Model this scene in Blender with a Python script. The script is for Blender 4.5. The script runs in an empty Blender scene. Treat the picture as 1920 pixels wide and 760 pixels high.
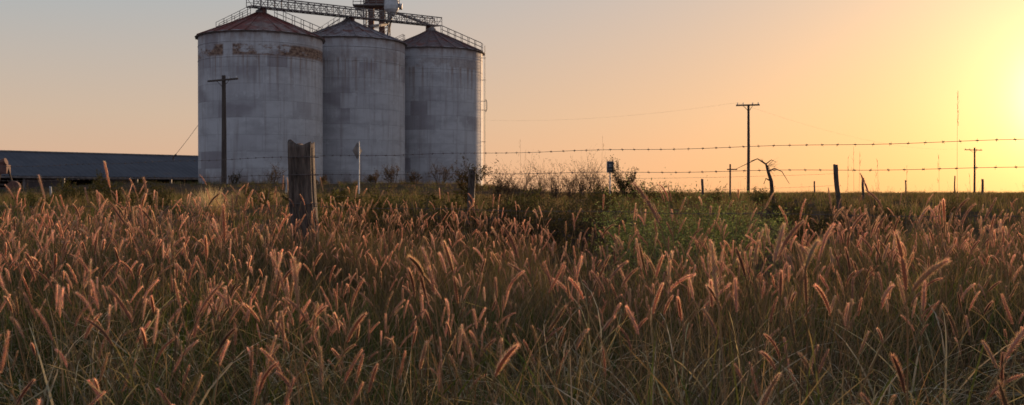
import bpy, math, random
import numpy as np
from mathutils import Vector, Matrix
R=random.Random(7); NR=np.random.RandomState(11)
sc=bpy.context.scene
F=2000.0; CX=960.0; HY=362.0; CH=1.2
def P(px,py,d): return Vector(((px-CX)/F*d, d, CH+(HY-py)/F*d))
def ss(a,b,x):
    t=np.clip((x-a)/(b-a),0,1); return t*t*(3-2*t)
def zt(x,y):
    x=np.asarray(x,float); y=np.asarray(y,float)
    z=np.interp(y,[-40,3,5,7,9,12,20,30,60,90,5000],[0,0,0.06,0.14,0.20,0.29,0.50,0.70,0.92,1.02,1.05])
    z=z+0.98*ss(62,92,y)*ss(6,-6,x)*ss(-42,-33,x)*(1-ss(150,260,y))
    z=z+0.05*np.sin(x*0.9+y*0.37)*np.sin(y*0.71-x*0.3)*np.clip(y/10,0.2,1.2)*(y<200)
    return z
# ---------------------------------------------------------------- mesh builder
class MB:
    def __init__(s): s.v=[];s.f=[];s.m=[];s.c=[]
    def add(s,vs,fs,m=0,c=(1,1,1)):
        o=len(s.v); s.v+= [tuple(a) for a in vs]; s.c+=[c]*len(vs) if not isinstance(c,list) else c
        for f in fs: s.f.append(tuple(i+o for i in f)); s.m.append(m)
    def tube(s,pts,rs,n=6,m=0,c=(1,1,1),cap=True):
        pts=[Vector(p) for p in pts]
        if not hasattr(rs,'__len__'): rs=[rs]*len(pts)
        vs=[];fs=[]
        for i,p in enumerate(pts):
            t=(pts[min(i+1,len(pts)-1)]-pts[max(i-1,0)]).normalized()
            a=t.cross(Vector((0.13,0.09,1)) if abs(t.z)<0.9 else Vector((1,0.1,0))).normalized(); b=t.cross(a)
            for k in range(n):
                an=2*math.pi*k/n; vs.append(p+(a*math.cos(an)+b*math.sin(an))*rs[i])
        for i in range(len(pts)-1):
            for k in range(n):
                fs.append((i*n+k,i*n+(k+1)%n,(i+1)*n+(k+1)%n,(i+1)*n+k))
        if cap:
            fs.append(tuple(range(n))[::-1]); fs.append(tuple((len(pts)-1)*n+k for k in range(n)))
        s.add(vs,fs,m,c)
    def box(s,c0,sz,m=0,rot=None,c=(1,1,1)):
        c0=Vector(c0); hx,hy,hz=[a/2 for a in sz]
        vs=[Vector((x,y,z)) for x in(-hx,hx) for y in(-hy,hy) for z in(-hz,hz)]
        if rot is not None: vs=[rot@v for v in vs]
        s.add([v+c0 for v in vs],[(0,1,3,2),(4,6,7,5),(0,4,5,1),(2,3,7,6),(0,2,6,4),(1,5,7,3)],m,c)
    def beam(s,a,b,w,h,m=0):
        a=Vector(a);b=Vector(b);d=b-a;L=d.length
        q=d.to_track_quat('X','Z').to_matrix()
        s.box((a+b)/2,(L,w,h),m,q)
    def obj(s,name,mats,loc=(0,0,0),smooth=False,link=True):
        me=bpy.data.meshes.new(name); me.from_pydata(s.v,[],s.f)
        for m in mats: me.materials.append(m)
        me.polygons.foreach_set('material_index',s.m)
        if smooth: me.polygons.foreach_set('use_smooth',[True]*len(s.f))
        ca=me.color_attributes.new('Col','FLOAT_COLOR','POINT')
        ca.data.foreach_set('color',np.array([(a[0],a[1],a[2],1) for a in s.c],dtype=np.float32).ravel())
        me.update()
        o=bpy.data.objects.new(name,me); o.location=loc
        if link: sc.collection.objects.link(o)
        return o
# ---------------------------------------------------------------- materials
def newmat(name):
    m=bpy.data.materials.new(name); m.use_nodes=True; nt=m.node_tree; nt.nodes.clear()
    out=nt.nodes.new('ShaderNodeOutputMaterial'); return m,nt,out
def N(nt,t,**k):
    n=nt.nodes.new(t)
    for a,b in k.items(): setattr(n,a,b)
    return n
def L(nt,a,b): nt.links.new(a,b)
def mathn(nt,op,a,b=None,clamp=False):
    n=N(nt,'ShaderNodeMath',operation=op); n.use_clamp=clamp
    for i,x in enumerate((a,b)):
        if x is None: continue
        if isinstance(x,(int,float)): n.inputs[i].default_value=x
        else: L(nt,x,n.inputs[i])
    return n.outputs[0]
def mixc(nt,f,a,b,bt='MIX'):
    n=N(nt,'ShaderNodeMix',data_type='RGBA',blend_type=bt)
    for i,x in ((0,f),(6,a),(7,b)):
        if isinstance(x,(int,float)): n.inputs[i].default_value=x
        elif isinstance(x,tuple): n.inputs[i].default_value=(x[0],x[1],x[2],1)
        else: L(nt,x,n.inputs[i])
    return n.outputs[2]
def noise(nt,vec,scale,detail=4,rough=0.6):
    n=N(nt,'ShaderNodeTexNoise'); n.inputs['Scale'].default_value=scale; n.inputs['Detail'].default_value=detail; n.inputs['Roughness'].default_value=rough
    if vec is not None: L(nt,vec,n.inputs['Vector'])
    return n.outputs['Fac']
def ramp(nt,f,pts):
    n=N(nt,'ShaderNodeValToRGB'); e=n.color_ramp.elements
    while len(e)<len(pts): e.new(0.5)
    for i,(p,c) in enumerate(pts): e[i].position=p; e[i].color=(c[0],c[1],c[2],1)
    L(nt,f,n.inputs[0]); return n.outputs[0]
def mapr(nt,v,a,b,c=0.0,d=1.0,smooth=True):
    n=N(nt,'ShaderNodeMapRange',interpolation_type='SMOOTHSTEP' if smooth else 'LINEAR')
    n.inputs[1].default_value=a;n.inputs[2].default_value=b;n.inputs[3].default_value=c;n.inputs[4].default_value=d
    L(nt,v,n.inputs[0]); return n.outputs[0]
def leafmat(name,trans=0.45,tint=(1,1,1),tt=(1.2,1.0,0.6)):
    m,nt,out=newmat(name)
    a=N(nt,'ShaderNodeVertexColor',layer_name='Col'); oi=N(nt,'ShaderNodeObjectInfo')
    v=mapr(nt,oi.outputs['Random'],0,1,0.65,1.35,False)
    c=mixc(nt,1.0,a.outputs[0],tint,'MULTIPLY')
    cm=N(nt,'ShaderNodeVectorMath',operation='SCALE'); L(nt,c,cm.inputs[0]); L(nt,v,cm.inputs['Scale'])
    d=N(nt,'ShaderNodeBsdfDiffuse'); t=N(nt,'ShaderNodeBsdfTranslucent'); mx=N(nt,'ShaderNodeMixShader')
    L(nt,cm.outputs[0],d.inputs[0]); c2=mixc(nt,1.0,cm.outputs[0],tt,'MULTIPLY'); L(nt,c2,t.inputs[0])
    mx.inputs[0].default_value=trans; L(nt,d.outputs[0],mx.inputs[1]); L(nt,t.outputs[0],mx.inputs[2]); L(nt,mx.outputs[0],out.inputs[0]); return m
def simple(name,c1,c2,scale=3,rough=0.8,metal=0,stretch=(1,1,1),bump=0.2):
    m,nt,out=newmat(name)
    tc=N(nt,'ShaderNodeTexCoord'); mp=N(nt,'ShaderNodeMapping'); mp.inputs['Scale'].default_value=stretch; L(nt,tc.outputs['Object'],mp.inputs[0])
    f=noise(nt,mp.outputs[0],scale,6,0.65); c=ramp(nt,f,[(0.35,c1),(0.65,c2)])
    b=N(nt,'ShaderNodeBsdfPrincipled'); L(nt,c,b.inputs['Base Color']); b.inputs['Roughness'].default_value=rough; b.inputs['Metallic'].default_value=metal
    bp=N(nt,'ShaderNodeBump'); bp.inputs['Strength'].default_value=bump; bp.inputs['Distance'].default_value=0.02; L(nt,f,bp.inputs['Height']); L(nt,bp.outputs[0],b.inputs['Normal'])
    L(nt,b.outputs[0],out.inputs[0]); return m
def silo_wall(name,H,rust,seed):
    m,nt,out=newmat(name)
    tc=N(nt,'ShaderNodeTexCoord'); sp=N(nt,'ShaderNodeSeparateXYZ'); L(nt,tc.outputs['Object'],sp.inputs[0])
    ny=mathn(nt,'MULTIPLY',sp.outputs[1],-1.0); th=mathn(nt,'ARCTAN2',sp.outputs[0],ny); u=mathn(nt,'MULTIPLY',th,5.85); z=sp.outputs[2]
    def vec(su,sz,off):
        c=N(nt,'ShaderNodeCombineXYZ'); L(nt,mathn(nt,'MULTIPLY',u,su),c.inputs[0]); L(nt,mathn(nt,'MULTIPLY',z,sz),c.inputs[1]); c.inputs[2].default_value=off+seed; return c.outputs[0]
    br=N(nt,'ShaderNodeTexBrick'); L(nt,vec(1,1,0),br.inputs['Vector']); br.offset=0.5
    br.inputs['Scale'].default_value=1; br.inputs['Brick Width'].default_value=2.9; br.inputs['Row Height'].default_value=1.55; br.inputs['Mortar Size'].default_value=0.03; br.inputs['Mortar Smooth'].default_value=0.3
    br.inputs['Color1'].default_value=(0.52,0.515,0.53,1); br.inputs['Color2'].default_value=(0.38,0.37,0.39,1); br.inputs['Mortar'].default_value=(0.29,0.28,0.295,1); br.inputs['Bias'].default_value=-0.3
    c=mixc(nt,0.4,br.outputs['Color'],(0.485,0.475,0.49))
    n1=noise(nt,vec(0.25,0.6,3),1.0,6,0.65); c=mixc(nt,mapr(nt,n1,0.42,0.66,0,0.65),c,(0.31,0.295,0.31))
    n2=noise(nt,vec(2.2,0.12,9),1.0,5,0.6); c=mixc(nt,mapr(nt,n2,0.48,0.70,0,0.55),c,(0.26,0.215,0.205))
    n4=noise(nt,vec(1.1,0.9,14),1.0,6,0.75); c=mixc(nt,mapr(nt,n4,0.55,0.64,0,0.45),c,(0.60,0.60,0.61))
    br2=N(nt,'ShaderNodeTexBrick'); L(nt,vec(1,1,5),br2.inputs['Vector']); br2.inputs['Scale'].default_value=1; br2.inputs['Brick Width'].default_value=1.9; br2.inputs['Row Height'].default_value=1.55; br2.inputs['Mortar Size'].default_value=0.0
    br2.inputs['Color1'].default_value=(0,0,0,1); br2.inputs['Color2'].default_value=(1,1,1,1); br2.inputs['Bias'].default_value=-0.3
    pm=mathn(nt,'MULTIPLY',mapr(nt,br2.outputs['Color'],0.35,0.6,0,0.65),mapr(nt,noise(nt,vec(.15,.2,30),1.0,3),0.42,0.55))
    c=mixc(nt,pm,c,(0.22,0.19,0.205))
    band=mathn(nt,'MULTIPLY',mapr(nt,z,H-2.5,H-2.15),mapr(nt,z,H-1.1,H-1.4))
    n3=noise(nt,vec(0.30,0.5,21),1.0,6,0.72); gap=mapr(nt,mathn(nt,'ABSOLUTE',mathn(nt,'ADD',u,1.75)),0.35,0.6)
    rm=mathn(nt,'MULTIPLY',mathn(nt,'MULTIPLY',band,mapr(nt,n3,0.40,0.50),True),gap)
    rc=mixc(nt,mapr(nt,noise(nt,vec(1.5,2,2),2.0),.35,.65),(0.09,0.042,0.028),(0.30,0.19,0.13))
    c=mixc(nt,mathn(nt,'MULTIPLY',rm,rust),c,rc)
    run=mathn(nt,'MULTIPLY',mapr(nt,z,H-6.5,H-2.3),mapr(nt,noise(nt,vec(3.0,0.10,51),1.0,5,.6),0.48,0.64,0,0.6)); run=mathn(nt,'MULTIPLY',run,mapr(nt,z,H-2.0,H-2.4))
    c=mixc(nt,run,c,(0.22,0.13,0.09))
    n5=noise(nt,vec(1.6,0.5,41),1.0,6,0.7)
    low=mathn(nt,'MULTIPLY',mapr(nt,z,1.8,0.2),mapr(nt,n5,0.4,0.6,0.2,0.85)); c=mixc(nt,low,c,(0.15,0.10,0.085))
    n6=mathn(nt,'MULTIPLY',mapr(nt,z,H-1.5,H),mapr(nt,n5,0.42,0.6,0.0,0.65)); c=mixc(nt,n6,c,(0.24,0.15,0.12))
    b=N(nt,'ShaderNodeBsdfPrincipled'); L(nt,c,b.inputs['Base Color']); b.inputs['Roughness'].default_value=0.75
    bp=N(nt,'ShaderNodeBump'); bp.inputs['Strength'].default_value=0.4; bp.inputs['Distance'].default_value=0.03; L(nt,br.outputs['Fac'],bp.inputs['Height']); bp.invert=True; L(nt,bp.outputs[0],b.inputs['Normal'])
    L(nt,b.outputs[0],out.inputs[0]); return m
M_wood=simple('weathered_wood',(0.04,0.028,0.022),(0.17,0.125,0.10),6,0.9,0,(6,6,0.8),1.0)
M_pole=simple('pole_wood',(0.05,0.035,0.03),(0.10,0.075,0.06),3,0.9,0,(3,3,0.4))
M_wire=simple('rusty_wire',(0.07,0.05,0.045),(0.12,0.09,0.08),20,0.7)
M_steel=simple('old_steel',(0.10,0.085,0.08),(0.24,0.21,0.20),2,0.7,0.0)
M_rust=simple('rust_paint',(0.10,0.045,0.035),(0.19,0.09,0.07),2,0.8)
M_galv=simple('galvanised',(0.40,0.40,0.40),(0.6,0.6,0.6),2,0.6)
M_bark=simple('dead_bark',(0.03,0.022,0.018),(0.09,0.065,0.05),8,0.95)
M_white=simple('white_paint',(0.30,0.30,0.30),(0.45,0.45,0.45),4,0.6)
M_sign=simple('sign_blue',(0.04,0.042,0.06),(0.06,0.065,0.085),4,0.7)
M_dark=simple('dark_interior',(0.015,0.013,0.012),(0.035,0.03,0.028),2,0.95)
M_shedwall=simple('shed_wall',(0.05,0.04,0.04),(0.11,0.085,0.08),0.7,0.85,0,(1,1,0.3))
M_grass=leafmat('grass_blade',0.42,(1,1,1),(1.15,1.0,0.6))
M_head=leafmat('foxtail_head',0.64,(1,1,1),(1.25,1.0,0.85))
M_leaf=leafmat('leaf',0.4)
M_twig=simple('twig',(0.05,0.03,0.022),(0.12,0.075,0.05),5,0.9)
def roofmat(name,c1,c2,c3):
    m,nt,out=newmat(name)
    tc=N(nt,'ShaderNodeTexCoord'); f=noise(nt,tc.outputs['Object'],0.45,6,0.7); g=noise(nt,tc.outputs['Object'],2.5,5,0.7)
    c=ramp(nt,f,[(0.38,c1),(0.5,c2),(0.62,c3)]); c=mixc(nt,mapr(nt,g,0.42,0.65,0,0.6),c,(0.07,0.04,0.036))
    b=N(nt,'ShaderNodeBsdfPrincipled'); L(nt,c,b.inputs['Base Color']); b.inputs['Roughness'].default_value=0.8; b.inputs['Specular IOR Level'].default_value=.2
    L(nt,b.outputs[0],out.inputs[0]); return m
M_roofA=roofmat('roof_rust',(0.18,0.05,0.04),(0.20,0.07,0.055),(0.24,0.17,0.15))
M_roofB=roofmat('roof_grey',(0.17,0.09,0.08),(0.26,0.23,0.235),(0.16,0.07,0.055))
M_roofC=roofmat('roof_mixed',(0.19,0.07,0.055),(0.15,0.12,0.12),(0.17,0.065,0.055))
# ---------------------------------------------------------------- ground
ys=np.concatenate([np.linspace(-40,0,12),np.linspace(0.5,30,80),np.geomspace(31,5000,110)])
ts=np.linspace(-1,1,161); ts=np.sign(ts)*np.abs(ts)**1.5
gv=[];gf=[]
for y in ys:
    hw=60+1.6*max(y,0)
    for t in ts: gv.append((t*hw,y))
gv=np.array(gv); gz=zt(gv[:,0],gv[:,1]); nx=len(ts)
gz=gz+NR.normal(0,0.012,len(gz))*(gv[:,1]<80)
vs=np.column_stack([gv,gz])
for j in range(len(ys)-1):
    for i in range(nx-1):
        a=j*nx+i; gf.append((a,a+1,a+nx+1,a+nx))
me=bpy.data.meshes.new('ground'); me.from_pydata(vs.tolist(),[],gf); me.polygons.foreach_set('use_smooth',[True]*len(gf))
g=bpy.data.objects.new('ground',me); sc.collection.objects.link(g)
m,nt,out=newmat('dry_ground'); tc=N(nt,'ShaderNodeTexCoord')
n1=noise(nt,tc.outputs['Object'],0.12,6,0.65); n2=noise(nt,tc.outputs['Object'],3.0,8,0.75)
c=ramp(nt,n1,[(0.35,(0.05,0.036,0.024)),(0.5,(0.09,0.062,0.042)),(0.65,(0.05,0.045,0.022))])
c=mixc(nt,mapr(nt,n2,0.4,0.65,0,0.6),c,(0.13,0.09,0.06))
b=N(nt,'ShaderNodeBsdfDiffuse'); L(nt,c,b.inputs[0]); bp=N(nt,'ShaderNodeBump'); bp.inputs['Strength'].default_value=1; bp.inputs['Distance'].default_value=0.1; L(nt,n2,bp.inputs['Height']); L(nt,bp.outputs[0],b.inputs['Normal']); L(nt,b.outputs[0],out.inputs[0])
me.materials.append(m)
# ---------------------------------------------------------------- silos
RS=5.85
def silo(px,d,ezp,apz,rust,seed,roofm,rails):
    cx=(px-CX)/F*d; base=1.9; H=ezp-base; A=apz-base
    mb=MB(); n=96
    vs=[];fs=[]
    zs=[-0.8]+list(np.linspace(0.0,H,10))
    for z in zs:
        for k in range(n):
            a=2*math.pi*k/n; vs.append((RS*math.cos(a),RS*math.sin(a),z))
    for j in range(len(zs)-1):
        for k in range(n): fs.append((j*n+k,j*n+(k+1)%n,(j+1)*n+(k+1)%n,(j+1)*n+k))
    mb.add(vs,fs,0)
    for z in (H-0.12,H-1.05,H-2.45):
        mb.tube([(0,0,z-0.03),(0,0,z+0.03)],RS+0.025,n,0)
    npan=24; rr=[RS+0.28,4.4,3.0,1.6,0.55]; rz=[H-0.10]+[H+(A-H)*f for f in (0.24,0.47,0.70,0.90)]
    vs=[];fs=[]
    for j in range(5):
        for k in range(npan*2):
            a=math.pi*k/npan; dip=-0.10*(k%2)*(rr[j]/RS)
            vs.append((rr[j]*math.cos(a),rr[j]*math.sin(a),rz[j]+dip+R.uniform(-.025,.025)))
    nn=npan*2
    for j in range(4):
        for k in range(nn): fs.append((j*nn+k,j*nn+(k+1)%nn,(j+1)*nn+(k+1)%nn,(j+1)*nn+k))
    mb.add(vs,fs,1)
    mb.tube([(0,0,H-0.18),(0,0,H-0.1)],[RS+0.2,RS+0.27],n,2)
    for k in range(npan):
        a=2*math.pi*k/npan
        mb.tube([(rr[j]*math.cos(a),rr[j]*math.sin(a),rz[j]+0.03) for j in range(5)],0.05,4,1)
    mb.tube([(0,0,rz[4]-0.1),(0,0,A),(0,0,A+0.15)],[0.6,0.5,0.28],16,2)
    for (ang,r0,r1) in rails:
        a=math.radians(ang); u=Vector((math.cos(a),math.sin(a),0)); w=Vector((-u.y,u.x,0))
        def rzf(r): return float(np.interp(r,rr[::-1],rz[::-1]))
        for s in (-0.35,0.35):
            nst=max(3,int(abs(r1-r0)/0.75)); pts=[]
            for i in range(nst+1):
                r=r0+(r1-r0)*i/nst; p=u*r+w*s+Vector((0,0,rzf(r)))
                mb.tube([p,p+Vector((0,0,0.95))],0.03,4,2); pts.append(p)
            for h in (0.1,0.5,0.95): mb.tube([pts[0]+Vector((0,0,h)),pts[-1]+Vector((0,0,h))],0.028,4,2)
        for i in range(14):
            r=r0+(r1-r0)*i/13; p=u*r+Vector((0,0,rzf(r)+0.1)); mb.tube([p-w*.35,p+w*.35],0.02,4,2)
    o=mb.obj('grain_silo',[silo_wall('silo_wall_%d'%seed,H,rust,seed),roofm,M_steel],(cx,d,base))
    for p in o.data.polygons:
        if p.material_index==0: p.use_smooth=True
    return o,cx,d,H,base
s1=silo(490,103,16.1,18.75,1.0,1,M_roofA,[(-8,1.5,5.9),(172,1.2,4.4)])
s2=silo(655,112.5,16.95,19.5,0.25,5,M_roofB,[(150,1.0,5.6)])
s3=silo(809,122,17.2,19.95,0.4,11,M_roofC,[(-10,1.2,5.9),(172,3.2,5.6)])
mb=MB(); a=math.radians(8)
bx,by=s3[1]+(RS+0.35)*math.cos(a),122+(RS+0.35)*math.sin(a)*-1
for s in(-.25,.25): mb.tube([(bx,by+s,2.0),(bx,by+s,17.9)],0.03,5)
for i in range(45): mb.tube([(bx,by-.25,2.3+i*.35),(bx,by+.25,2.3+i*.35)],0.018,4)
for z in(4,7,10.6,11.6,14,16.5):
    mb.tube([(bx-0.5,by,z),(bx+0.1,by,z)],0.03,4)
mb.tube([(bx+.1,by,10.4),(bx+.22,by,10.7),(bx+.22,by,11.5),(bx+.1,by,11.8)],0.05,5)
mb.obj('silo_ladder',[M_steel])
# ---------------------------------------------------------------- gantry
mb=MB(); A=P(470,13,101.5); B=P(822,50,123.5)
d=(B-A); Ln=d.length; u=d.normalized(); w=u.cross(Vector((0,0,1))).normalized(); Z=Vector((0,0,1)); hh=0.92
for s in(-.55,.55):
    for h in (0,hh): mb.beam(A+w*s+Z*h,B+w*s+Z*h,0.09,0.11,0)
    mb.beam(A+w*s+Z*.45,B+w*s+Z*.45,0.04,0.05,0)
    n=int(Ln/0.85)
    for i in range(n+1):
        p=A+u*(Ln*i/n)+w*s; mb.beam(p,p+Z*hh,0.06,0.06,0)
        if i<n: mb.beam(p if i%2 else p+Z*hh,A+u*(Ln*(i+1)/n)+w*s+(Z*hh if i%2 else Z*0),0.04,0.04,0)
for i in range(n+1):
    p=A+u*(Ln*i/n); mb.beam(p-w*.55,p+w*.55,0.06,0.06,0)
mb.beam(A+Z*0.07,B+Z*0.07,0.8,0.04,1)
for so,f in((s1,0.07),(s2,.5),(s3,.93)):
    t=(Vector((so[1]-A.x,so[2]-A.y,0))).dot(Vector((u.x,u.y,0)).normalized())
    p=A+u*t
    for s in(-.4,.4):
        mb.beam(p+w*s,Vector((so[1]+w.x*s*2,so[2]+w.y*s*2,p.z-0.9)),0.09,0.09,0)
    mb.tube([p-Z*0.9,p],0.25,8,1)
mb.obj('conveyor_gantry',[M_steel,M_rust])
# ---------------------------------------------------------------- elevator tower
mb=MB(); T=Vector((-15.1,119.5,0))
for dx in(-0.65,0.55):
    mb.box(T+Vector((dx,0,14)),(0.62,0.5,25),1)
    for z in range(3,26,2): mb.box(T+Vector((dx,0,z)),(0.72,0.6,0.08),0)
for dx in(-1.35,1.35):
    for dy in(-.9,.9): mb.beam(T+Vector((dx,dy,1.8)),T+Vector((dx,dy,26)),0.12,0.12,0)
for z in np.arange(3,26,2.4):
    for dy in(-.9,.9):
        mb.beam(T+Vector((-1.35,dy,z)),T+Vector((1.35,dy,z)),0.08,0.08,0); mb.beam(T+Vector((-1.35,dy,z)),T+Vector((1.35,dy,z+2.4)),0.05,0.05,0)
pz=22.0
mb.box(T+Vector((0.1,0,pz)),(5.2,3,0.12),0)
for x in np.linspace(-2.45,2.65,7): mb.beam(T+Vector((x,-1.5,pz)),T+Vector((x,-1.5,pz+1.1)),.06,.06,0)
for h in(.35,.7,1.1): mb.beam(T+Vector((-2.5,-1.5,pz+h)),T+Vector((2.7,-1.5,pz+h)),.06,.06,0)
for sx in(-1,1): mb.beam(T+Vector((sx*1.35,-.9,pz-1.6)),T+Vector((sx*2.5,-1.3,pz)),.1,.1,0)
mb.box(T+Vector((-0.1,0,pz+.5)),(2.3,1.6,0.7),1)
mb.box(T+Vector((0,0,25.6)),(2.6,2.0,2.2),2)
c=T+Vector((1.75,-1.2,0))
mb.tube([c+Z*22.7,c+Z*21.9,c+Z*21.5,c+Z*20.9,c+Vector((-.3,0,20.5))],[0.75,0.85,0.8,0.35,0.2],16,3)
mb.tube([c+Vector((0.2,0,22)),c+Vector((1.2,0,21.9))],.25,8,3)
mb.tube([c+Vector((0,0,20.6)),c+Vector((-.5,-1,19.7)),Vector((s2[1]+2.5,s2[2]-1,18.6))],.16,8,0)
mb.tube([T+Vector((1.6,0,20.6)),T+Vector((1.1,-.5,18.2))],.12,8,0)
mb.tube([T+Vector((.9,0,21.8)),Vector((s3[1],s3[2],20.3))],.15,8,0)
mb.obj('grain_elevator_tower',[M_steel,M_rust,M_roofB,M_galv])
mb=MB(); mb.tube([P(325,296,101),P(352,262,101),P(377,228,101)],0.02,5); mb.tube([P(325,300,101),P(325,294,101),P(331,290,101)],0.09,6)
mb.obj('guy_cable',[M_wire])
# ---------------------------------------------------------------- shed
mb=MB(); e0=Vector((-76,101,0)); e1=Vector((-33,145,0)); u=(e1-e0).normalized(); n=Vector((u.y,-u.x,0)); Ls=(e1-e0).length
rz_,ez_=5.85,3.0; W=9.0
def sp(t,o,z): return e0+u*t+n*o+Z*z
nc=int(Ls/0.35); vs=[];fs=[]
for i in range(nc+1):
    t=Ls*i/nc; k=0.03*(i%2)
    vs+= [sp(t,W,ez_+k),sp(t,0,rz_+k),sp(t,-W,ez_+k)]
for i in range(nc): fs+=[(3*i,3*i+3,3*i+4,3*i+1),(3*i+1,3*i+4,3*i+5,3*i+2)]
mb.add(vs,fs,0)
mb.tube([sp(0,0,rz_+.06),sp(Ls,0,rz_+.06)],0.12,6,1)
mb.beam(sp(0,W,ez_-.12),sp(Ls,W,ez_-.12),0.1,0.2,1)
q=u.to_track_quat('X','Z').to_matrix()
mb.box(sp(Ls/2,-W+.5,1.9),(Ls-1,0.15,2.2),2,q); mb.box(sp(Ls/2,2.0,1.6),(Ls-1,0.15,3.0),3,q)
for x in (0.4,Ls-.4): mb.box(sp(x,0,1.9),(0.15,2*W-1,2.2),2,q); 
t=0.5;i=0
while t<Ls:
    mb.beam(sp(t,W-.3,0.5),sp(t,W-.3,ez_-.1),0.22,0.22,1)
    if i%3!=1: mb.box(sp(t+2.1,W-.35,1.15 if i%2 else 1.7),(3.9,0.08,1.3 if i%2 else 2.4),2,q)
    t+=4.2;i+=1
m,nt,out=newmat('shed_roof'); tc=N(nt,'ShaderNodeTexCoord'); f=noise(nt,tc.outputs['Object'],0.25,6,.7)
c=ramp(nt,f,[(0.35,(0.05,0.052,0.065)),(0.6,(0.075,0.077,0.092)),(0.72,(0.085,0.065,0.06))]); b=N(nt,'ShaderNodeBsdfPrincipled'); L(nt,c,b.inputs[0]); b.inputs['Roughness'].default_value=.8; b.inputs['Specular IOR Level'].default_value=.2; L(nt,b.outputs[0],out.inputs[0])
mb.obj('grain_shed',[m,M_steel,M_shedwall,M_dark])
mb=MB()
mb.tube([P(-30,318,95),P(12,303,95)],0.35,8,0); mb.box(P(8,318,95),(0.8,.8,0.8),0); mb.beam(P(14,312,95),P(24,345,95),.12,.12,1); mb.beam(P(2,318,95),P(-4,350,95),.12,.12,1)
mb.tube([P(26,352,95)-Vector((0,.2,0)),P(26,352,95)+Vector((0,.2,0))],.6,14,0); mb.beam(P(-20,345,95),P(30,348,95),.15,.15,1)
mb.obj('grain_auger',[M_rust,M_bark])
# ---------------------------------------------------------------- utility poles
def pole(px,ytop,d,xl,xr,yl,yr,r=0.15):
    top=P(px,ytop,d); bz=float(zt(top.x,d))-.3
    mb=MB(); mb.tube([(top.x,d,bz),(top.x+.02,d,(bz+top.z)/2),tuple(top)],[r*1.15,r,r*.8],10,0)
    a=P(xl,yl,d-.2); b=P(xr,yr,d-.2); mb.beam(a,b,.12,.14,0)
    mid=(a+b)/2
    for f in(0.06,0.3,0.7,0.94):
        p=a+(b-a)*f; mb.tube([p+Z*.05,p+Z*.16,p+Z*.24],[.03,.06,.04],8,1)
    for s in(-1,1): mb.beam(mid+(b-a)*.22*s,Vector((top.x,d-.18,mid.z-.6)),.05,.04,0)
    mb.obj('utility_pole',[M_pole,M_galv]); return a,b
pole(420,142,86,390,447,153,148,.19)
pb=pole(1403,196,100,1380,1424,198,197,.13)
pc=pole(1827,277,190,1808,1841,281,282,.17)
mb=MB()
def span(a,b,sag,r,n=24,m=0):
    mb.tube([a.lerp(b,i/n)-Z*sag*4*(i/n)*(1-i/n) for i in range(n+1)],r,4,m)
back=Vector((-16,150,12.5))
p=pb[0].lerp(pb[1],.06)+Z*.25; span(back,p,1.4,.004); span(p,pc[0].lerp(pc[1],.06)+Z*.2,1.5,.004)
mb.obj('power_line',[M_wire])
# ---------------------------------------------------------------- fence
def rough_post(name,base,top,r,lean=(0,0),seed=0,n=28,rings=30,mat=M_wood):
    rr=random.Random(seed); mb=MB(); H=top-base.z; ph=[rr.uniform(0,6.28) for _ in range(8)]
    vs=[];fs=[]
    for j in range(rings+1):
        f=j/rings
        for k in range(n):
            a=2*math.pi*k/n
            rad=r*(1+0.07*math.sin(2*a+ph[0])+0.05*math.sin(5*a+ph[1]+f*.8)+0.05*math.sin(9*a+ph[2]-f)+0.025*math.sin(13*a+f*3+ph[3]))
            rad*=1.0-0.05*f+0.03*math.sin(f*9+ph[4]+a)
            for sa,w in((ph[5],0.12),(ph[6],.09),(ph[7],.1)):
                dd=abs((a-sa+math.pi)%(2*math.pi)-math.pi); rad*=1-0.28*math.exp(-(dd/w)**2)*min(1,(0.35+f))
            sq=1/max(abs(math.cos(a)),abs(math.sin(a)))**0.35
            z=base.z+H*f
            if j==rings: z+=r*(0.10*math.sin(a*2+ph[3])+.10*math.sin(5*a+ph[1])-0.06*math.cos(a))
            vs.append((base.x+rad*sq*math.cos(a)+lean[0]*f+0.012*math.sin(f*7+ph[0]),base.y+rad*sq*math.sin(a)+lean[1]*f,z))
    for j in range(rings):
        for k in range(n): fs.append((j*n+k,j*n+(k+1)%n,(j+1)*n+(k+1)%n,(j+1)*n+k))
    c=len(vs); vs.append((base.x+lean[0],base.y+lean[1],top-r*.35))
    for k in range(n): fs.append((rings*n+k,rings*n+(k+1)%n,c))
    mb.add(vs,fs,0); return mb
FY=lambda x: 8.45-0.68*x
ud=Vector((1,-0.68,0)).normalized()
pbz=Vector((-1.88,FY(-1.88),0)); 
mb=rough_post('fence_post',Vector((pbz.x,pbz.y,0.05)),1.655,0.128,(-0.04,0),6,48,30)
for z in(1.52,1.36,1.1): mb.tube([pbz+Z*z+Vector((-.14,-.12,0)),pbz+Z*z+Vector((0,-.15,.004)),pbz+Z*z+Vector((.14,-.12,0))],.004,5,1)
mb.obj('fence_post',[M_wood,M_wire],smooth=True)
rp=Vector((5.6,FY(5.6),0)); mb=rough_post('p',Vector((rp.x,rp.y,-.1)),1.66,.10,(0,0),9); mb.obj('fence_post',[M_wood],smooth=True)
lp=Vector((-9.6,FY(-9.6),0)); mb=rough_post('p',Vector((lp.x,lp.y,.1)),1.62,.10,(0,0),12); mb.obj('fence_post',[M_wood],smooth=True)
mb=MB()
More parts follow.
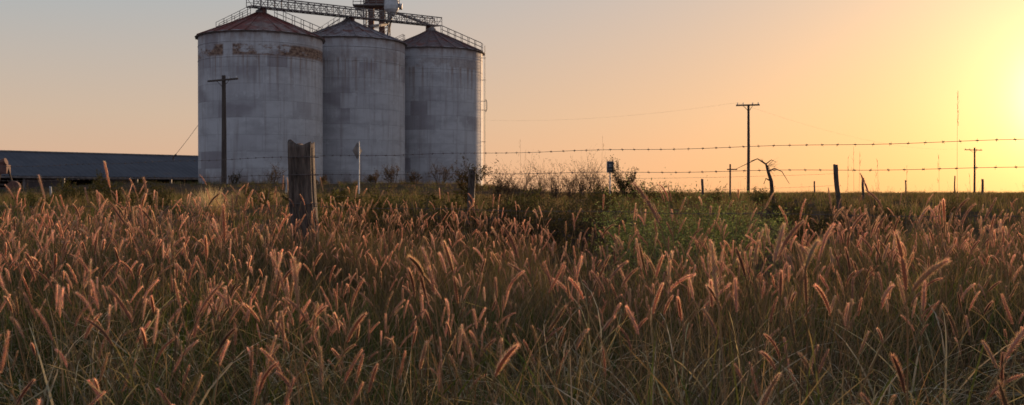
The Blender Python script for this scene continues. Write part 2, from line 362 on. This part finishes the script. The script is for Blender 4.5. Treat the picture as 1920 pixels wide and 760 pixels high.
def barbed(a,b,sag):
    n2=120
    pt=lambda f: a.lerp(b,f)-Z*sag*4*f*(1-f)+Z*0.004*math.sin(f*41)
    mb.tube([pt(i/n2) for i in range(n2+1)],0.0017,5)
    t=0.05; Lw=(b-a).length
    while t<Lw:
        p=pt(t/Lw); th=R.uniform(0,3.14)
        for k in(0,1):
            v=(Vector((0,0,1))*math.cos(th+k*1.4)+Vector((.68,1,0)).normalized()*math.sin(th+k*1.4))*0.013+ud*R.uniform(-.006,.006)
            mb.tube([p-v,p+v],0.0011,3)
        mb.tube([p-ud*.008,p+ud*.008],.0035,5)
        t+=0.105+R.uniform(-.01,.01)
off=Vector((-.68,-1,0)).normalized()*.135
for z,sg in((1.525,.012),(1.36,.01),(1.08,.02)):
    barbed(pbz+off+Z*z,rp+off+Z*(z-.005),sg); barbed(lp+off+Z*(z-.03),pbz+off+Z*z,sg)
mb.obj('barbed_wire_fence',[M_wire])
def fpost(px,yt,d,wpx,lean=0,seed=0,mat=M_wood):
    t=P(px,yt,d); bz=float(zt(t.x,d))-.15; r=wpx/F*d/2
    mb=rough_post('p',Vector((t.x-lean,t.y,bz)),t.z,r,(lean,0),seed,14,12); mb.obj('fence_post',[mat],smooth=True)
fpost(884,318,22,14,0.0,21); fpost(1566,309,27,9.5,-.12,22); fpost(1618,334,48,5,0,23); fpost(1317,336,50,5,0,24)
fpost(1842,336,60,4,-.02,25); fpost(1527,340,70,3,0,26); fpost(1698,338,80,2.5,0,27); fpost(1790,330,80,2.5,0,28)
fpost(95,350,55,4,0,29,M_white); fpost(538,335,60,5,.05,30,M_white); 
mb=MB(); p=P(1369,308,45); mb.tube([(p.x,45,.7),tuple(p)],.035,6); mb.tube([P(1363,318,45),P(1382,318,45)],.025,5); mb.obj('marker_post',[M_pole])
mb=MB()
for dz in(0,-.3):
    span(P(400,345,22)+Z*dz,P(884,335,22)+Z*dz,.02,.0025); span(P(884,335,22)+Z*dz,P(1568,326,27)+Z*dz,.05,.0025)
mb.obj('wire_fence',[M_wire])
# ---------------------------------------------------------------- signs
mb=MB(); d=60; t=P(673,266,d); mb.tube([(t.x,d,.8),tuple(t)],.045,8,0)
q=Matrix.Rotation(math.radians(66),3,'Z'); c=P(670,283,d-.1)
dia=[Vector((x,y,z)) for y in(-.01,.01) for x,z in((0,.48),(.48,0),(0,-.48),(-.48,0))]
dia=[q@v+c for v in dia]; mb.add(dia,[(0,1,2,3),(7,6,5,4),(0,4,5,1),(1,5,6,2),(2,6,7,3),(3,7,4,0)],1)
mb.obj('road_sign',[M_galv,M_steel])
mb=MB(); d=42; t=P(1144,303,d); mb.tube([(t.x,d+.03,.7),(t.x,d+.03,t.z)],.03,8,0)
c=P(1144,313.5,d); q=Matrix.Rotation(math.radians(8),3,'Z')
mb.box(c,(.27,.02,.45),1,q); mb.box(c+Vector((0,-.014,0)),(.23,.006,.41),2,q)
mb.box(c+Vector((0,-.019,.06)),(.12,.004,.10),1,q); mb.box(c+Vector((0,-.019,-.1)),(.15,.004,.04),1,q)
mb.obj('roadside_sign',[M_galv,M_white,M_sign])
# ---------------------------------------------------------------- vegetation protos
def ribbon(mb,p,az,h,lean,droop,w,c0,c1,m=0,n=6,tw=0):
    d=Vector((math.cos(az),math.sin(az),0)); side=Vector((-d.y,d.x,0))
    cur=Vector(p); ang=lean
    step=h/n; vs=[];cs=[]
    for i in range(n+1):
        f=i/n; ww=w*(1-f**2.2)*0.5+0.0003
        sd=(side*math.cos(tw*f)+d*math.sin(tw*f))
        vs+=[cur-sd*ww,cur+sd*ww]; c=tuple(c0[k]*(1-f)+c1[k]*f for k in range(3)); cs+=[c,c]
        cur=cur+(d*math.sin(ang)+Vector((0,0,1))*math.cos(ang))*step; ang+=droop/n*(0.4+1.2*f)
    mb.add(vs,[(2*i,2*i+1,2*i+3,2*i+2) for i in range(n)],m,cs)
GREEN=[(0.055,0.085,0.026),(0.08,0.11,0.036),(0.11,0.125,0.05)]
STRAW=[(0.30,0.23,0.15),(0.40,0.32,0.21),(0.18,0.125,0.08),(0.10,0.068,0.047)]
PALE=[(0.58,0.50,0.35),(0.50,0.43,0.28),(0.38,0.37,0.2)]
def jit(c,a=.2): k=R.uniform(1-a,1+a); return tuple(x*k*R.uniform(.95,1.05) for x in c)
def coll(name): return bpy.data.collections.new(name)
def clump(c,name,nb,h0,h1,rad,gf,wid=(.003,.007),dr=(0.2,2.0),nn=6,ln=(.02,.35),S=None):
    mb=MB(); S=S or STRAW
    for i in range(nb):
        a=R.uniform(0,6.28); r=rad*math.sqrt(R.random()); p=(r*math.cos(a),r*math.sin(a),-.03)
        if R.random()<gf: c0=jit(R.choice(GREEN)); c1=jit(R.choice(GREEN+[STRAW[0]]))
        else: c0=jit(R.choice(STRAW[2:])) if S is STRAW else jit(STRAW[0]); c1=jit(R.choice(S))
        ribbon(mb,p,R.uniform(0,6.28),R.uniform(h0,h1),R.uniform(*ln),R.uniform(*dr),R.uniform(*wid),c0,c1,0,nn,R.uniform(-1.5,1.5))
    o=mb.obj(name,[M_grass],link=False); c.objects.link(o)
tall=coll('grass_clumps')
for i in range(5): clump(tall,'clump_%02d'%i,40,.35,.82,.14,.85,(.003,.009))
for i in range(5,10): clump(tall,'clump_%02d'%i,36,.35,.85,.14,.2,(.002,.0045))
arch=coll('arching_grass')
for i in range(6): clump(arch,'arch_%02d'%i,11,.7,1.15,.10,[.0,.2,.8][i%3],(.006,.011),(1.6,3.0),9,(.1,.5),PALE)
def foxtail(c,name):
    mb=MB(); nst=R.choice([1,1,2,2,3])
    for s in range(nst):
        az=R.uniform(0,6.28); d=Vector((math.cos(az),math.sin(az),0)); p=Vector((R.uniform(-.07,.07),R.uniform(-.07,.07),0))
        H=R.uniform(.50,.86); hl=R.uniform(.065,.12); ang=R.uniform(0.0,.22); bend=R.uniform(.1,.8)
        pts=[p.copy()]; n=9
        for i in range(n):
            p=p+(d*math.sin(ang)+Z*math.cos(ang))*H/n; ang+=bend/n*(i/n)*1.3; pts.append(p.copy())
        sc_=jit((.28,.21,.12)); mb.tube(pts,[.0016]*(n-2)+[.0012]*3,4,0,sc_,False)
        hp=[p.copy()]; nh=8; hb=R.uniform(-.1,.8)
        for i in range(nh):
            p=p+(d*math.sin(ang)+Z*math.cos(ang))*hl/nh; ang+=hb/nh; hp.append(p.copy())
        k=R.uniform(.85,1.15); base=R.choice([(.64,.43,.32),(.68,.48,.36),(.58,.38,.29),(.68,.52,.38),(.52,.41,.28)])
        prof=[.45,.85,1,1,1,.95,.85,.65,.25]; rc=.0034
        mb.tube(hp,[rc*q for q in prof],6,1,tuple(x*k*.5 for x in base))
        nb=280
        for b in range(nb):
            f=b/nb; x=f*nh; i=min(int(x),nh-1); q=hp[i].lerp(hp[i+1],x-i); t=(hp[i+1]-hp[i]).normalized()
            a=b*2.399; e1=t.cross(Vector((.3,.5,.1))).normalized(); e2=t.cross(e1); o=e1*math.cos(a)+e2*math.sin(a)
            pr=prof[i]; bl=R.uniform(.005,.0125)*(.6+.4*pr)
            tip=q+o*(rc*pr)+(o*.8+t*.85).normalized()*bl; sd=t.cross(o)*.0006; bs=q+o*(rc*pr*.6)
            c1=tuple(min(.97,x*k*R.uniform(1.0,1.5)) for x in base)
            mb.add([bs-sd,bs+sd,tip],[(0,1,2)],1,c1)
    for i in range(3): ribbon(mb,(0,0,R.uniform(.1,.4)),R.uniform(0,6.28),R.uniform(.2,.35),R.uniform(.3,.7),R.uniform(.5,2),.005,jit(GREEN[1]),jit(STRAW[0]),0,5)
    o=mb.obj(name,[M_grass,M_head],link=False); c.objects.link(o)
fox=coll('foxtails')
for i in range(22): foxtail(fox,'foxtail_%02d'%i)
short=coll('short_grass')
for i in range(8): clump(short,'tuft_%02d'%i,36,.14,.42,.22,[.3,.8][i%2],(.006,.012),(0.1,1.2),4)
stalk=coll('stalks')
for i in range(6):
    mb=MB()
    for k in range(5):
        az=R.uniform(0,6.28); d=Vector((math.cos(az),math.sin(az),0)); p=Vector((R.uniform(-.1,.1),R.uniform(-.1,.1),0)); H=R.uniform(.5,1.0); ang=R.uniform(0,.25); pts=[p.copy()]
        for j in range(7): p=p+(d*math.sin(ang)+Z*math.cos(ang))*H/7; ang+=.05; pts.append(p.copy())
        mb.tube(pts,[.0022]*5+[.0012]*3,3,0,jit(STRAW[0]),False)
        for j in range(10):
            q=pts[-1].lerp(pts[-3],R.random()); ribbon(mb,q,R.uniform(0,6.28),.05,.5,.6,.002,jit(STRAW[0]),jit(STRAW[1]),0,2)
    o=mb.obj('stalk_%d'%i,[M_grass],link=False); stalk.objects.link(o)
def scatter(name,col,pts,rots,scl,idx):
    me=bpy.data.meshes.new(name); me.from_pydata([tuple(p) for p in pts],[],[])
    a=me.attributes.new('rot','FLOAT_VECTOR','POINT'); a.data.foreach_set('vector',np.asarray(rots,np.float32).ravel())
    a=me.attributes.new('scl','FLOAT','POINT'); a.data.foreach_set('value',np.asarray(scl,np.float32))
    a=me.attributes.new('idx','INT','POINT'); a.data.foreach_set('value',np.asarray(idx,np.int32))
    o=bpy.data.objects.new(name,me); sc.collection.objects.link(o)
    ng=bpy.data.node_groups.new(name,'GeometryNodeTree')
    ng.interface.new_socket('Geometry',in_out='INPUT',socket_type='NodeSocketGeometry'); ng.interface.new_socket('Geometry',in_out='OUTPUT',socket_type='NodeSocketGeometry')
    gi=ng.nodes.new('NodeGroupInput'); go=ng.nodes.new('NodeGroupOutput'); ip=ng.nodes.new('GeometryNodeInstanceOnPoints'); ci=ng.nodes.new('GeometryNodeCollectionInfo')
    ci.inputs['Collection'].default_value=col; ci.inputs['Separate Children'].default_value=True; ci.inputs['Reset Children'].default_value=True
    ip.inputs['Pick Instance'].default_value=True
    def na(n,t):
        x=ng.nodes.new('GeometryNodeInputNamedAttribute'); x.data_type=t; x.inputs['Name'].default_value=n; return x.outputs['Attribute']
    l=ng.links.new; l(gi.outputs[0],ip.inputs['Points']); l(ci.outputs[0],ip.inputs['Instance']); l(na('rot','FLOAT_VECTOR'),ip.inputs['Rotation']); l(na('scl','FLOAT'),ip.inputs['Scale']); l(na('idx','INT'),ip.inputs['Instance Index']); l(ip.outputs[0],go.inputs[0])
    md=o.modifiers.new('scatter','NODES'); md.node_group=ng; return o
def region(n,y0,y1,kx,mx,pw=1.0):
    y=y0+(y1-y0)*NR.rand(n*3); wmax=kx*y1+mx; keep=NR.rand(n*3)<((kx*y+mx)/wmax)**pw
    y=y[keep][:n]; x=(NR.rand(len(y))*2-1)*(kx*y+mx); return x,y
def lown(x,y,s=0.8,o=0): return np.sin(x*s+o+1.3*np.sin(y*s*.7+o))*np.sin(y*s*1.1+.8*np.sin(x*s*.9+2*o))
def put(name,col,nv,x,y,s0,s1,tilt=.15,pick=None,mod=None):
    n=len(x); z=zt(x,y); rots=np.column_stack([NR.normal(0,tilt,n),NR.normal(0,tilt,n),NR.rand(n)*6.283])
    idx=NR.randint(0,nv,n) if pick is None else pick
    s=NR.uniform(s0,s1,n)
    if mod is not None: s=s*mod
    return scatter(name,col,np.column_stack([x,y,z]),rots,s,idx)
hm=lambda x,y: (0.92+0.20*lown(x,y,1.3,4)+0.10*lown(x,y,3.1,1))*np.clip(1.12-.02*y,.8,1.1)
def shrubzone(x,y): return ~((np.abs(x-1.65)<1.35)&(y>7.6)&(y<12.5))
def addpatch(x,y,n,cx,cy,rx,ry): return np.concatenate([x,cx+NR.uniform(-rx,rx,n)]),np.concatenate([y,cy+NR.uniform(-ry,ry,n)])
x,y=region(4600,1.25,11.5,.56,2.2,.8); k=shrubzone(x,y); x=x[k];y=y[k]; x,y=addpatch(x,y,70,-1.7,9.1,.7,.45)
nz=lown(x,y,.9); pick=np.where(NR.rand(len(x))<0.45+0.5*nz-0.05*x,NR.randint(0,5,len(x)),NR.randint(5,10,len(x)))
put('tall_grass',tall,10,x,y,.72,1.08,.15,pick,np.where((np.abs(x+1.7)<.7)&(np.abs(y-9.1)<.46),1.0,hm(x,y)))
x,y=region(520,1.4,5.0,.56,1.2,.5); k=NR.rand(len(x))<.6-.12*x; put('arching_grass',arch,6,x[k],y[k],.8,1.08,.2)
x,y=region(9000,2.0,11.0,.56,2.2,.8); k=(NR.rand(len(x))<(0.48+0.46*lown(x,y,1.7,2))*np.clip(.35+.2*(y-2),.35,1))&shrubzone(x,y); x=x[k];y=y[k]; x,y=addpatch(x,y,30,-1.7,9.0,.8,.5)
put('foxtail_grass',fox,22,x,y,.9,1.18,.11,None,hm(x,y))
x,y=region(8000,11,60,.6,5,1); k=NR.rand(len(x))<(0.7+0.3*lown(x,y,.35,1))*np.where(x>0.22*y,.5,1); x=x[k];y=y[k]; put('dry_grass',short,8,x,y,.45,1.2,.12,None,1+.3*lown(x,y,.5,3))
x,y=region(4500,55,150,.6,5,1); put('field_grass',short,8,x,y,.7,1.3,.12)
x,y=region(300,13,60,.6,5,1); put('grass_stalk',stalk,6,x,y,.6,1.0,.1)
# ---------------------------------------------------------------- shrubs
def branch(mb,p,d,L_,r,depth,rnd,leaf=None,spread=.55,up=.15,m=0,nseg=4):
    pts=[p.copy()];rs=[r]; dd=d.copy()
    for i in range(nseg):
        dd=(dd+Vector((rnd.gauss(0,.14),rnd.gauss(0,.14),rnd.gauss(0,.08)+up*.25))).normalized(); p=p+dd*L_/nseg; pts.append(p.copy()); rs.append(r*(1-.6*(i+1)/nseg))
    mb.tube(pts,rs,4 if depth<2 else 3,m,(1,1,1),False)
    if depth<=1 and leaf: leaf(mb,pts,rnd); 
    if depth>0:
        for k in range(rnd.randint(3,5)):
            i=rnd.randint(1,nseg); a=Vector((rnd.gauss(0,1),rnd.gauss(0,1),rnd.gauss(0,.6))).normalized()
            branch(mb,pts[i],(dd+a*spread*1.3).normalized(),L_*rnd.uniform(.5,.8),rs[i]*.7,depth-1,rnd,leaf,spread,up,m,nseg)
def leaves(n,sz,cols):
    def f(mb,pts,rnd):
        for i in range(n):
            j=rnd.randint(0,len(pts)-2); q=pts[j].lerp(pts[j+1],rnd.random()); a=Vector((rnd.gauss(0,1),rnd.gauss(0,1),rnd.gauss(0,1))).normalized(); b=a.orthogonal().normalized()
            s=sz*rnd.uniform(.6,1.3); c=rnd.choice(cols); k=rnd.uniform(.7,1.3); c=tuple(x*k for x in c)
            mb.add([q,q+a*s*.5+b*s*.22,q+a*s,q+a*s*.5-b*s*.22],[(0,1,2,3)],1,c)
    return f
def shrub(name,px,ytop,d,w,stems,depth,leaf,seed,r=.012,spread=.55,up=.15,mats=None,dz=0):
    rnd=random.Random(seed); mb=MB(); X=(px-CX)/F*d; z0=float(zt(X,d))-.05+dz
    h=CH+(HY-ytop)/F*d-z0
    for i in range(stems):
        a=rnd.uniform(0,6.28); s=rnd.random()**.6; dr=Vector((math.cos(a)*s*w/h*.8,math.sin(a)*s*w/h*.8,1)).normalized()
        branch(mb,Vector((math.cos(a)*w*.15,math.sin(a)*w*.15,0)),dr,h*rnd.uniform(.35,.6),r,depth,rnd,leaf,spread,up)
    top=np.percentile([v[2] for v in mb.v],99.3); k=h/top
    mb.v=[(v[0]*(.5+.5*k),v[1]*(.5+.5*k),v[2]*k) for v in mb.v]
    return mb.obj(name,mats or [M_twig,M_leaf],(X,d,z0))
BR=[(.12,.08,.04),(.09,.07,.04)]
for i,(px,yt,d,w) in enumerate([(935,318,46,.5),(955,306,46,.5),(980,300,44,.7),(1010,296,45,.7),(1040,305,43,.6),(1072,302,46,.7),(1112,286,44,.5),(1092,300,50,.6),(1130,325,44,.5),(1190,330,46,.5)]):
    shrub('bare_shrub',px,yt,d,w,14,2,leaves(3,.05,BR),100+i,.015)
for i,(px,yt,d,w) in enumerate([(512,300,88,1.2),(440,318,88,.9),(735,308,90,1.6),(825,303,92,1.8),(780,318,90,1.2),(868,310,92,1.1),(700,322,90,1.0),(600,328,88,1.2)]):
    shrub('bare_shrub',px,yt,d,w,10,2,leaves(4,.09,BR),200+i,.025)
DG=[(.045,.055,.022),(.07,.08,.03),(.035,.045,.02)]
shrub('small_tree',1172,300,38,.3,9,3,leaves(5,.06,DG),301,.018,.36,.35)
shrub('vine_covered_shrub',884,298,22.3,.24,9,2,leaves(12,.045,[(.08,.07,.03),(.12,.08,.04),(.06,.06,.025)]),302,.006,.5,.1,None,.36)
LG=[(.16,.22,.075),(.21,.27,.10),(.12,.17,.05),(.24,.26,.13)]
for i,(px,yt,d,w) in enumerate([(1178,368,10.2,.4),(1212,358,10.5,.45),(1252,350,11,.5),(1300,354,10.6,.5),(1345,356,11,.5),(1392,366,11.2,.4),(1275,366,9.4,.45),(1330,372,9.4,.4),(1228,374,9.2,.4),(1370,378,9.6,.4),(1160,362,12.5,.5),(1420,370,12.5,.5),(1300,384,8.7,.4),(1250,390,8.6,.35)]):
    shrub('feathery_green_shrub',px,yt,d,w,10,2,leaves(7,.027,LG),400+i,.003,.6,.3)
OL=[(.08,.085,.03),(.11,.10,.045),(.06,.065,.025)]
for i,(px,yt,d,w) in enumerate([(185,322,32,.8),(240,330,30,.8),(300,340,30,.8),(130,336,34,.8),(480,346,34,.8),(560,350,30,.7),(1275,343,36,.7),(1215,340,36,.7),(640,352,26,.7),(985,350,24,.5),(1340,348,38,.8),(700,356,22,.6),(1130,345,26,.6),(1420,352,34,.7),(60,352,30,.8),(760,358,18,.5),(600,364,15,.4),(680,366,14,.4),(1480,364,20,.6),(840,364,16,.4)]):
    shrub('low_bush',px,yt,d,w,9,2,leaves(8,.05,OL),500+i,.006)
OL2=[(.05,.05,.025),(.07,.055,.035),(.04,.042,.02)]
for i,(px,yt,d,w) in enumerate([(920,366,14,.45),(965,362,16,.5),(1005,366,14.5,.5),(1050,360,15.5,.5),(1090,366,14,.45),(1130,362,15,.5),(1030,372,13,.4),(945,374,13,.4),(1510,372,15,.5),(1590,374,16,.5),(1680,374,17,.5),(1780,372,16,.5),(800,368,14,.4),(740,370,13.5,.4)]):
    shrub('saltbush',px,yt,d,w,9,2,leaves(8,.034,OL2),700+i,.005)
for i,(px,d,r,c) in enumerate([(393,26,.82,(.46,.38,.25)),(505,36,.72,(.34,.28,.16)),(450,40,.65,(.30,.24,.14)),(540,34,.62,(.28,.24,.13))]):
    mb=MB()
    for k in range(1500):
        az=R.uniform(0,6.28); ribbon(mb,(R.uniform(-.15,.15),R.uniform(-.15,.15),0),az,r*R.uniform(.75,1.05),math.acos(R.uniform(.05,1)),R.uniform(.1,.9),.008,jit(c),jit(tuple(x*1.3 for x in c)),0,4)
    X=(px-CX)/F*d; mb.obj('spinifex_mound',[M_grass],(X,d,float(zt(X,d))-.02))
rnd=random.Random(77); mb=MB(); d=26; b=P(1452,362,d); b.z=float(zt(b.x,d))-.1
mb.tube([b,P(1446,340,d),P(1440,322,d),P(1436,308,d),P(1420,298,d),P(1408,302,d)],[.05,.045,.035,.024,.013,.006],6)
mb.tube([P(1440,322,d),P(1452,316,d),P(1466,322,d),P(1480,345,d)],[.025,.015,.01,.005],5); mb.tube([P(1436,308,d),P(1446,300,d),P(1455,304,d)],[.016,.01,.004],5)
mb.tube([P(1420,298,d),P(1395,310,d),P(1378,318,d)],[.011,.008,.004],4); mb.tube([P(1446,340,d),P(1436,335,d),P(1432,345,d)],[.025,.016,.01],5)
for k in range(8): q=P(rnd.uniform(1405,1470),rnd.uniform(300,325),d); branch(mb,P(1438,312,d),(q-P(1438,312,d)).normalized(),.22,.006,1,rnd)
mb.obj('dead_tree_branch',[M_bark])
mb=MB(); rnd=random.Random(5)
for k in range(26):
    px=rnd.uniform(900,1160); d=rnd.uniform(15,18); X=(px-CX)/F*d; zz=float(zt(X,d))
    c=Vector((X,d,zz+rnd.uniform(.1,.42))); a=rnd.uniform(-.5,.5); ln=rnd.uniform(.5,1.3); v=Vector((math.cos(a),math.sin(a),rnd.gauss(0,.18)))*ln/2; r=rnd.choice([.012,.02,.035,.05])
    mb.tube([c-v,c-v*.3+Vector((0,0,rnd.gauss(0,.03))),c+v*.3+Vector((0,0,rnd.gauss(0,.04))),c+v],[r,r*.95,r*.8,r*.4],7)
for px,d,ln in((790,16,.9),(720,19,.6),(1460,20,.7),(1500,22,.6),(560,17,.5),(660,15,.6),(840,17,.7)):
    c=P(px,0,d); c.z=float(zt(c.x,d))+.15
    for k in range(5): branch(mb,c,Vector((rnd.gauss(0,1),rnd.gauss(0,.5),.5)).normalized(),ln*.5,.014,2,rnd)
mb.obj('fallen_branches',[M_bark])
mb=MB()
for (px,yt,d,ln) in [(1795,170,5.6,-.03),(1600,275,6.5,.05),(1612,285,6.6,-.06),(1645,300,6.2,.08),(1590,295,6.6,-.03),(1760,290,6.1,.04),(975,262,8.5,.1),(985,285,8.8,-.1),(1130,258,8.6,-.12),(1818,330,6,.1),(1700,310,6.4,.02),(1020,300,9,.1)]:
    t=P(px,yt,d); b=Vector((t.x-ln,d,float(zt(t.x,d)))); n=12
    mb.tube([b.lerp(t,i/n)+Vector((ln*.8*(i/n)*(1-i/n)*2,0,0)) for i in range(n+1)],[.0018*(1-.7*i/n) for i in range(n+1)],4,0,jit(STRAW[0]),False)
    for j in range(16 if yt<200 else 8):
        q=b.lerp(t,1-R.random()*.13); ribbon(mb,q,R.uniform(0,6.28),.025,.4,.3,.0016,jit(STRAW[0]),jit(STRAW[1]),0,2)
mb.obj('tall_grass_stem',[M_grass])
# ---------------------------------------------------------------- sky + sun
SAZ=math.radians(28.2); SEL=math.radians(4.6)
sd=Vector((math.sin(SAZ)*math.cos(SEL),math.cos(SAZ)*math.cos(SEL),math.sin(SEL)))
w=bpy.data.worlds.new('World'); sc.world=w; w.use_nodes=True; nt=w.node_tree; nt.nodes.clear()
out=N(nt,'ShaderNodeOutputWorld'); bg=N(nt,'ShaderNodeBackground')
sky=N(nt,'ShaderNodeTexSky',sky_type='NISHITA'); sky.sun_disc=False; sky.sun_elevation=SEL; sky.sun_rotation=SAZ; sky.air_density=1.2; sky.dust_density=2.0
tc=N(nt,'ShaderNodeTexCoord'); nrm=N(nt,'ShaderNodeVectorMath',operation='NORMALIZE'); L(nt,tc.outputs['Generated'],nrm.inputs[0])
spx=N(nt,'ShaderNodeSeparateXYZ'); L(nt,nrm.outputs[0],spx.inputs[0])
dt=N(nt,'ShaderNodeVectorMath',operation='DOT_PRODUCT'); L(nt,nrm.outputs[0],dt.inputs[0]); dt.inputs[1].default_value=sd
s=mathn(nt,'MAXIMUM',dt.outputs['Value'],0.0)
warm=ramp(nt,spx.outputs[2],[(0.0,(0.72,0.43,0.27)),(0.07,(0.60,0.46,0.35)),(0.18,(0.40,0.44,0.46)),(0.45,(0.26,0.33,0.41)),(1.0,(0.20,0.26,0.37))])
cool=ramp(nt,spx.outputs[2],[(0.0,(0.31,0.31,0.38)),(0.12,(0.37,0.36,0.42)),(0.3,(0.34,0.37,0.45)),(1.0,(0.2,0.26,0.37))])
base=mixc(nt,mapr(nt,dt.outputs['Value'],-.3,.6),cool,warm)
def lobe(p,c):
    k=mathn(nt,'POWER',s,p); v=N(nt,'ShaderNodeVectorMath',operation='SCALE'); v.inputs[0].default_value=c; L(nt,k,v.inputs['Scale']); return v.outputs[0]
def addc(a,b):
    v=N(nt,'ShaderNodeVectorMath',operation='ADD'); L(nt,a,v.inputs[0]); L(nt,b,v.inputs[1]); return v.outputs[0]
col=base
for p,c in ((7,(.31,.075,-.06)),(45,(.24,.14,.01)),(220,(.5,.45,.17)),(1500,(1.6,1.5,1.0))): col=addc(col,lobe(p,c))
sc_=N(nt,'ShaderNodeVectorMath',operation='SCALE'); L(nt,sky.outputs[0],sc_.inputs[0]); sc_.inputs['Scale'].default_value=0.007
col=addc(col,sc_.outputs[0])
L(nt,col,bg.inputs[0]); bg.inputs[1].default_value=1.0; L(nt,bg.outputs[0],out.inputs[0])
ld=bpy.data.lights.new('sun','SUN'); ld.energy=5.0; ld.angle=math.radians(.6); ld.color=(1.0,.64,.36)
lo=bpy.data.objects.new('sun',ld); sc.collection.objects.link(lo); lo.rotation_euler=(-sd).to_track_quat('-Z','Y').to_euler(); lo.location=(60,120,20)
# ---------------------------------------------------------------- camera
cd=bpy.data.cameras.new('camera'); co=bpy.data.objects.new('camera',cd); sc.collection.objects.link(co); sc.camera=co
cd.sensor_width=36; cd.lens=36*F/1920; cd.clip_start=.05; cd.clip_end=8000
co.location=(0,0,CH); co.rotation_euler=(math.radians(90)-math.atan(18/F),0,0)
cd.dof.use_dof=True; cd.dof.focus_distance=6.0; cd.dof.aperture_fstop=8
sc.view_settings.view_transform='Standard'; sc.view_settings.look='None'; sc.view_settings.exposure=0
